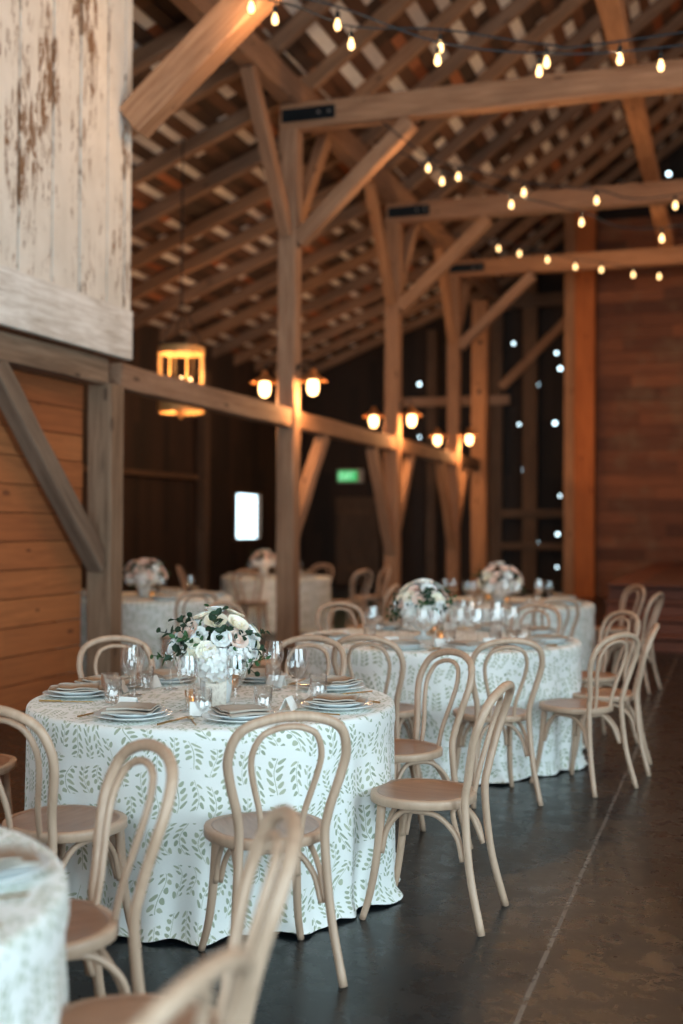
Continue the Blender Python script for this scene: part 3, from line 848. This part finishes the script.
def sprig_bm(L, seed, wide=.55):
    r = random.Random(seed); bm = bmesh.new()
    P = catmull([(0, 0, 0), (L*.05, L*.02, L*.4), (L*.16, 0, L*.75), (L*.34, -L*.03, L)], 4)
    tube(bm, P, .0018, 5)
    n = 11
    for k in range(n):
        t_ = (k+1)/n; p = P[min(len(P)-1, int(t_*(len(P)-1)))]
        a = k*2.4+r.uniform(-.3, .3); ll = L*.30*(1.1-.4*t_)
        d = Vector((math.cos(a), math.sin(a), .45)).normalized(); s = d.cross(Vector((0, 0, 1))).normalized(); u = s.cross(d)
        w = ll*wide
        pts = [p, p+d*ll*.35+s*w*.5+u*w*.15, p+d*ll*.75+s*w*.38+u*w*.12, p+d*ll, p+d*ll*.75-s*w*.38+u*w*.12, p+d*ll*.35-s*w*.5+u*w*.15]
        mid = [p+d*ll*.35-u*w*.05, p+d*ll*.75-u*w*.04]
        v = [bm.verts.new(q) for q in pts]; m = [bm.verts.new(q) for q in mid]
        bm.faces.new([v[0], v[1], m[0]]); bm.faces.new([v[1], v[2], m[1], m[0]]); bm.faces.new([v[2], v[3], m[1]])
        bm.faces.new([v[0], m[0], v[5]]); bm.faces.new([m[0], m[1], v[4], v[5]]); bm.faces.new([m[1], v[3], v[4]])
    return bm
def mk(name, bm, mat, smooth=True):
    me = bpy.data.meshes.new(name); bm.normal_update(); bm.to_mesh(me); bm.free(); me.materials.append(mat)
    if smooth:
        for p in me.polygons: p.use_smooth = True
    return me
ROSE = [mk('rose', rose_bm(.046, 1), M['cream']), mk('rose', rose_bm(.044, 2), M['whitep']), mk('rose', rose_bm(.042, 3), M['blush']), mk('rose', rose_bm(.045, 4), M['cream'])]
HYD = [mk('hydrangea', hyd_bm(.075, 1), M['hydr']), mk('hydrangea', hyd_bm(.062, 2), M['hydr'])]
SPR = [mk('leaf_sprig', sprig_bm(.15, 1), M['leaf'], False), mk('leaf_sprig', sprig_bm(.13, 2, .7), M['leafd'], False), mk('leaf_sprig', sprig_bm(.16, 5, .75), M['leafd'], False)]
def inst(name, me, parent, loc, d, s=1.0, spin=0):
    o = bpy.data.objects.new(name, me); COL.objects.link(o); o.parent = parent
    q = Vector((0, 0, 1)).rotation_difference(Vector(d).normalized()).to_matrix().to_4x4()
    o.matrix_local = Matrix.Translation(loc) @ q @ Matrix.Rotation(spin, 4, 'Z') @ Matrix.Scale(s, 4); return o
CAMD = Vector((.3156, -.949, 0))     # towards the entrance side
def bouquet(loc, seed, label, W=.2, H=.17, peach=0, aim=None):
    r = random.Random(seed); t = empty('flower_arrangement', loc); tag(t, label, 'flowers', 'white flower centrepieces')
    # blooms spread over a dome; origin at the vase mouth
    def dome(az, el, k=1.0):
        return Vector((W*math.cos(el)*math.cos(az)*k, W*math.cos(el)*math.sin(az)*k, .075+H*math.sin(el)*k)), Vector((math.cos(el)*math.cos(az), math.cos(el)*math.sin(az), math.sin(el)+.15))
    front = math.atan2(-.949, .3156)
    spec = [(front+dz, el, 'h', s_) for dz, el, s_ in ((.05, -.12, 1.05), (-.75, -.05, .95), (.75, .0, .95), (PI, .05, 1), (2.2, .05, .95), (-2.1, .05, .95))]
    ring = [(.20, 12, .0), (.52, 11, .25), (.85, 8, .1), (1.2, 5, .3), (1.5, 1, 0)]
    kk = 0
    for el, n, o_ in ring:
        for q in range(n):
            kk += 1
            if r.random() < .16: continue
            spec.append((front+o_+2*PI*q/n+r.uniform(-.14, .14), el+r.uniform(-.09, .09), (0, 1, 2, 1, 3, 1, 2, 0)[(kk*3+seed) % 8], r.uniform(.8, 1.15)))
    for az, el, kind, s in spec:
        p, d = dome(az, el, .74 if kind == 'h' else r.uniform(.84, 1.0))
        if kind == 'h': inst('hydrangea', HYD[0 if s > .98 else 1], t, p, d, s*1.12, r.uniform(0, 6))
        else:
            k2 = 2 if (peach and r.random() < peach) else kind
            inst('rose', ROSE[k2], t, p, d, s*.80, r.uniform(0, 6))
    for k in range(38):
        az = 2*PI*k/38*5.0+r.uniform(-.3, .3); el = r.uniform(-.3, .75)
        p, d = dome(az, el, .42 if k % 2 else .28); d = Vector((d.x, d.y, d.z*.8+r.uniform(-.2, .3)))
        inst('leaf_sprig', SPR[k % 3], t, p, d, r.uniform(.85, 1.15), r.uniform(0, 6))
    bm = bmesh.new()
    for k in range(6):
        a = k*PI/3; tube(bm, [(0, 0, -.10), (.02*math.cos(a), .02*math.sin(a), -.02), (.10*math.cos(a), .10*math.sin(a), .10)], .004, 5)
    obj('stems', bm, M['leafd'], t)
    return t
def vase(loc, kind, label):
    bm = bmesh.new()
    if kind == 'bowl':
        lathe(bm, [(.001, .0), (.055, .0), (.058, .004), (.066, .05), (.068, .14), (.071, .15), (.066, .15), (.062, .05), (.001, .03)], 28)
    else:
        lathe(bm, [(.001, .0), (.06, .0), (.058, .008), (.022, .022), (.018, .045), (.05, .06), (.095, .095), (.105, .13), (.10, .13), (.088, .1), (.001, .07)], 28)
    o = obj('vase', bm, M['ceramic'], None, True); o.location = loc; return tag(o, label, 'vase', 'white vases')

def build_plate():
    t = empty('plate')
    bm = bmesh.new(); lathe(bm, [(.001, 0), (.085, 0), (.09, .004), (.145, .016), (.150, .019), (.145, .020), (.088, .009), (.001, .008)], 40); obj('charger', bm, M['ceramic'], t, True)
    bm = bmesh.new(); lathe(bm, [(.001, .009), (.07, .009), (.076, .014), (.125, .028), (.128, .031), (.124, .032), (.074, .018), (.001, .017)], 40); obj('dinner_dish', bm, M['ceramic'], t, True)
    return t
def build_napkin():
    bm = bmesh.new()
    def layer(z, w, l, dx):
        n = 10; a = []; b = []
        for i in range(n+1):
            for j in range(3):
                y = -l/2+l*i/n; x = -w/2+w*j/2+dx
                h = .003*math.sin(i*.9+j)+ (.003 if j == 1 else 0)
                a.append(bm.verts.new((x, y, z+h))); b.append(bm.verts.new((x, y, z+h+.006)))
        W_ = 3
        for i in range(n):
            for j in range(2):
                k = i*W_+j
                bm.faces.new([b[k], b[k+1], b[k+W_+1], b[k+W_]]); bm.faces.new([a[k], a[k+W_], a[k+W_+1], a[k+1]])
            bm.faces.new([a[i*W_], b[i*W_], b[i*W_+W_], a[i*W_+W_]][::-1]); bm.faces.new([a[i*W_+2], b[i*W_+2], b[i*W_+W_+2], a[i*W_+W_+2]])
        bm.faces.new([a[0], a[1], a[2], b[2], b[1], b[0]]); e = n*W_; bm.faces.new([a[e], b[e], b[e+1], b[e+2], a[e+2], a[e+1]])
    layer(.026, .17, .24, 0); layer(.035, .16, .17, .002)
    return obj('napkin', bm, M['napkin'], None, True)
def build_goblet():
    t = empty('wine_glass')
    bm = bmesh.new(); lathe(bm, [(.034, .001), (.033, .003), (.006, .008), (.0045, .03), (.0045, .085), (.008, .093)], 20, capb=True); obj('stem', bm, M['glass'], t, True)
    bm = bmesh.new(); lathe(bm, [(.004, .09), (.024, .103), (.040, .13), (.044, .155), (.041, .19), (.036, .218)], 24); obj('glass_bowl', bm, M['glass'], t, True)
    return t
def build_tumbler():
    bm = bmesh.new(); lathe(bm, [(.001, .006), (.028, .006), (.030, .001), (.034, .001), (.035, .004), (.0375, .10), (.036, .10), (.033, .008)], 24)
    return obj('tumbler', bm, M['glass'], None, True)
def build_fork():
    bm = bmesh.new()
    tube(bm, [(0, -.10, .006), (0, 0, .005), (0, .04, .006)], .0032, 6)
    box(bm, -.011, .011, .04, .06, .004, .007)
    for k in range(4): box(bm, -.011+k*.0062, -.0075+k*.0062, .06, .095, .004, .006)
    return obj('fork', bm, M['brass'])
def build_knife():
    bm = bmesh.new(); tube(bm, [(0, -.11, .006), (0, -.02, .006)], .0042, 8)
    vs = [(-.006, -.02), (.006, -.02), (.009, .03), (.008, .08), (0, .115), (-.006, .08)]
    a = [bm.verts.new((x, y, .004)) for x, y in vs]; b = [bm.verts.new((x, y, .007)) for x, y in vs]
    bm.faces.new(a[::-1]); bm.faces.new(b)
    for k in range(6): bm.faces.new([a[k], a[(k+1) % 6], b[(k+1) % 6], b[k]])
    return obj('knife', bm, M['brass'])
def build_card():
    bm = bmesh.new(); w = .04
    for s in (1, -1):
        p = [(-w, 0, .05), (w, 0, .05), (w, s*.026, .0), (-w, s*.026, .0)]
        a = [bm.verts.new(q) for q in p]; b = [bm.verts.new((q[0], q[1]+s*.001, q[2]+.0008)) for q in p]
        bm.faces.new(a); bm.faces.new(b[::-1])
        for k in range(4): bm.faces.new([a[k], b[k], b[(k+1) % 4], a[(k+1) % 4]])
    return obj('place_card', bm, M['card'])
def build_votive():
    t = empty('votive_candle')
    bm = bmesh.new(); lathe(bm, [(.001, .004), (.028, .004), (.030, .0), (.036, .07), (.034, .07), (.029, .008)], 20); obj('glass_cup', bm, M['amber_glass'], t, True)
    bm = bmesh.new(); lathe(bm, [(.001, .006), (.024, .006), (.024, .022), (.001, .022)], 14); obj('wax', bm, M['candle'], t)
    bm = bmesh.new(); lathe(bm, [(.001, .024), (.005, .030), (.004, .038), (.001, .046)], 8); obj('flame', bm, M['flame'], t, True)
    return t
PROTO = {}
def place(kind, build, loc, rz, label, cat, group):
    if kind not in PROTO: PROTO[kind] = build(); o = PROTO[kind]; o.location = loc; o.rotation_euler = (0, 0, rz)
    else: o = dup(PROTO[kind], loc, rz)
    return tag(o, label, cat, group)

def ang(a, b): return math.atan2(b[1]-a[1], b[0]-a[0])
def C(i): return CH[i][:2]
TABLES = [
 # centre, radius, table phrase, [(angle, place phrase or None)], full settings
 ((-1.967, 1.772), .758, 'cropped corner table', [(.62, 'before the wide hoop chair'), (.62+.79, 'showing most'), (.62-.79, 'at the bottom edge')], 2),
 ((-2.09, 4.575), .765, 'front table', [(C(0), 'by the chair seen from behind'), (C(1), 'by the side-on chair'), (C(2), 'by the tilted chair'), (C(3), 'behind the glasses, far side'), (C(4), 'beside the grey corner post'), (C(5), 'beside the planked wall'), (C(6), 'by the chair near the corner table'), (2.95, 'at the chairless spot by the planked wall')], 2),
 ((-1.851, 7.574), .93, 'middle table', [(C(11), None), (C(12), None), (C(13), None), (C(14), None), (C(15), None), (C(16), None), (C(17), None), (C(18), None), (C(10), None)], 1),
 ((-2.192, 11.392), .93, 'back table', [(C(20), None), (C(21), None), (C(22), None), ((-2.6, 12.6), None), (C(23), None), ((-2.6, 10.1), None)], 1),
 ((-5.70, 10.80), .88, 'aisle table by the grey post', [(C(24), None), ((-6.3, 9.6), None), ((-6.9, 10.9), None), ((-5.8, 12), None), ((-4.6, 11.3), None)], 1),
 ((-6.257, 15.836), .79, 'aisle table under the window', [(C(26), None), (C(28), None), (C(27), None), (C(25), None)], 1),
]
ctext = ['white cloth with green leaf print on the cropped corner table', 'white floor-length cloth with green leaf print on the front table', 'leaf print cloth on the middle table among the clustered chairs',
         'leaf print cloth on the back table before the dark opening', 'dim patterned cloth on the aisle table beside the grey post', 'dim patterned cloth on the aisle table below the bright window']
for ti, ((cx, cy), Rr, nm, places, full) in enumerate(TABLES):
    t = empty('banquet_table', (cx, cy, 0)); tag(t, 'round banquet table under the leaf print cloth, the %s' % nm, 'table', 'round banquet tables')
    bm = bmesh.new(); lathe(bm, [(.001, ZT-.03), (Rr-.035, ZT-.03), (Rr-.03, ZT-.02), (Rr-.03, ZT-.003), (Rr-.035, ZT), (.001, ZT)], 48); obj('tabletop', bm, M['tabletop'], t)
    for k in range(4):
        a = PI/4+k*PI/2; bm = bmesh.new(); tube(bm, [(.42*math.cos(a), .42*math.sin(a), ZT-.03), (.5*math.cos(a), .5*math.sin(a), 0)], .014, 8); obj('leg', bm, M['iron'], t)
    o = obj('tablecloth', cloth(Rr, ti+3), M['cloth'], None, True); o.location = (cx, cy, 0); tag(o, ctext[ti], 'tablecloth', 'leaf print tablecloths')
    r = random.Random(ti)
    z = ZT+.0095
    for pi_, (pl, ph) in enumerate(places):
        a = pl if isinstance(pl, float) else ang((cx, cy), pl)
        ca, sa = math.cos(a), math.sin(a)
        def at(rad, side): return (cx+rad*ca-side*sa, cy+rad*sa+side*ca, z)
        rz = a+PI/2    # local +Y points to the table centre; local -Y to the diner
        if full == 2:
            tail = '%s, %s' % (nm, ph)
        else:
            tail = nm
        rp = Rr-.185
        j = r.uniform(-.06, .06)
        G = ' on the ' + nm
        place('plate', build_plate, at(rp, 0), rz, 'white stacked plates on the ' + tail, 'plate', 'plates'+G)
        place('napkin', build_napkin, (at(rp, 0)[0], at(rp, 0)[1], z+.004), rz+j*2+ (.25 if ti else 0), 'folded grey napkin on the plates, ' + tail, 'napkin', 'napkins'+G)
        place('tumbler', build_tumbler, at(rp-.19, .17+j), rz, 'short water tumbler on the ' + tail, 'tumbler', 'tumblers'+G)
        place('goblet', build_goblet, at(rp-.24, .07+j), rz, 'stemmed wine glass on the ' + tail, 'wine glass', 'wine glasses'+G)
        if ti in (0, 1, 2):
            place('fork', build_fork, at(rp, -.185), rz+j, 'gold fork on the ' + tail, 'fork', 'forks'+G)
            place('knife', build_knife, at(rp, .185), rz-j, 'gold knife on the ' + tail, 'knife', 'knives'+G)
            if ti: place('card', build_card, at(rp-.15, -.13), rz+PI+j*4, 'white tent place card on the ' + tail, 'place card', 'place cards'+G)
        if ti in (2, 3) : place('goblet', build_goblet, at(rp-.30, -.03+j), rz, 'stemmed wine glass on the ' + tail, 'wine glass', 'wine glasses'+G)
    if ti:
        k = 2
        for q in range(k):
            a = 2*PI*q/k+1.5+ti*.2; p = (cx+.27*math.cos(a), cy+.27*math.sin(a), z)
            place('votive', build_votive, p, 0, 'small amber votive candle around the flowers of the ' + nm, 'candle', 'votives on the ' + nm)
# centrepieces
zt = ZT+.009
vase((-2.04, 4.49, zt), 'bowl', 'white ceramic vase under the flowers of the front table')
bouquet((-2.04, 4.49, zt+.12), 4, 'full white and cream rose bouquet with hydrangeas on the front table', .185, .19)
vase((-1.93, 7.5, zt), 'compote', 'white footed bowl under the flowers of the middle table')
bouquet((-1.93, 7.5, zt+.11), 5, 'white rose arrangement in a footed bowl on the middle table', .17, .20)
vase((-2.16, 11.35, zt), 'bowl', 'white vase under the flowers of the back table')
bouquet((-2.16, 11.35, zt+.08), 6, 'blush and peach rose arrangement on the back table', .23, .23, .5)
vase((-5.68, 10.74, zt), 'bowl', 'white vase on the aisle table by the grey post')
bouquet((-5.68, 10.74, zt+.12), 7, 'peach and white arrangement on the aisle table by the grey post', .23, .19, .5)
vase((-6.45, 15.83, zt), 'bowl', 'white vase on the aisle table under the window')
bouquet((-6.45, 15.83, zt+.12), 8, 'peach arrangement on the aisle table under the window', .2, .18, .6)
# marbled menu card before the front vase
mc = empty('table_card', (-1.974, 4.345, zt), R(18)); tag(mc, 'upright beige marbled card leaning before the front table vase', 'card')
bm = bmesh.new(); box(bm, -.042, .042, -.004, .0, .002, .175, .001); o = obj('card_panel', bm, M['marble'], mc); o.rotation_euler = (R(-4), 0, 0)
bm = bmesh.new(); box(bm, -.03, .03, .0, .028, .0, .008, .001); obj('stand', bm, M['brass'], mc)

# ------------------------------------------------------------------ light, world, camera
w = bpy.data.worlds.new('sky'); sc.world = w; w.use_nodes = True
bg = w.node_tree.nodes['Background']; bg.inputs[0].default_value = (.68, .90, 1.0, 1); bg.inputs[1].default_value = 6.8
def portal(loc, rot, sx, sy):
    l = bpy.data.lights.new('daylight_portal', 'AREA'); l.shape = 'RECTANGLE'; l.size = sx; l.size_y = sy; l.cycles.is_portal = True
    o = bpy.data.objects.new('daylight_portal', l); COL.objects.link(o); o.location = loc; o.rotation_euler = rot
portal((.4, BACK+.06, 2.8), (R(90), 0, 0), 6.0, 5.6)
portal((RIGHT-.01, 1.5, 2.3), (0, R(90), 0), 4.6, 7.0)

cam = bpy.data.cameras.new('camera'); co = bpy.data.objects.new('camera', cam); COL.objects.link(co)
cam.sensor_fit = 'VERTICAL'; cam.sensor_height = 36; cam.sensor_width = 24; cam.lens = 36*1180/1024
cam.clip_start = .05; cam.clip_end = 200
co.matrix_world = Matrix.Translation((0, 0, 1.49)) @ Matrix.Rotation(R(18.42), 4, 'Z') @ Matrix.Rotation(R(90.66), 4, 'X') @ Matrix.Rotation(R(.34), 4, 'Z')
cam.dof.use_dof = True; cam.dof.focus_distance = 4.6; cam.dof.aperture_fstop = 1.3
sc.camera = co
sc.view_settings.view_transform = 'Standard'; sc.view_settings.look = 'None'; sc.view_settings.gamma = 1; sc.view_settings.use_curve_mapping = False
sc.view_settings.exposure = 0.0
sc.cycles.use_denoising = True; sc.cycles.max_bounces = 10; sc.cycles.diffuse_bounces = 5; sc.cycles.transparent_max_bounces = 16
sc.cycles.caustics_reflective = False; sc.cycles.caustics_refractive = False; sc.cycles.sample_clamp_indirect = 6
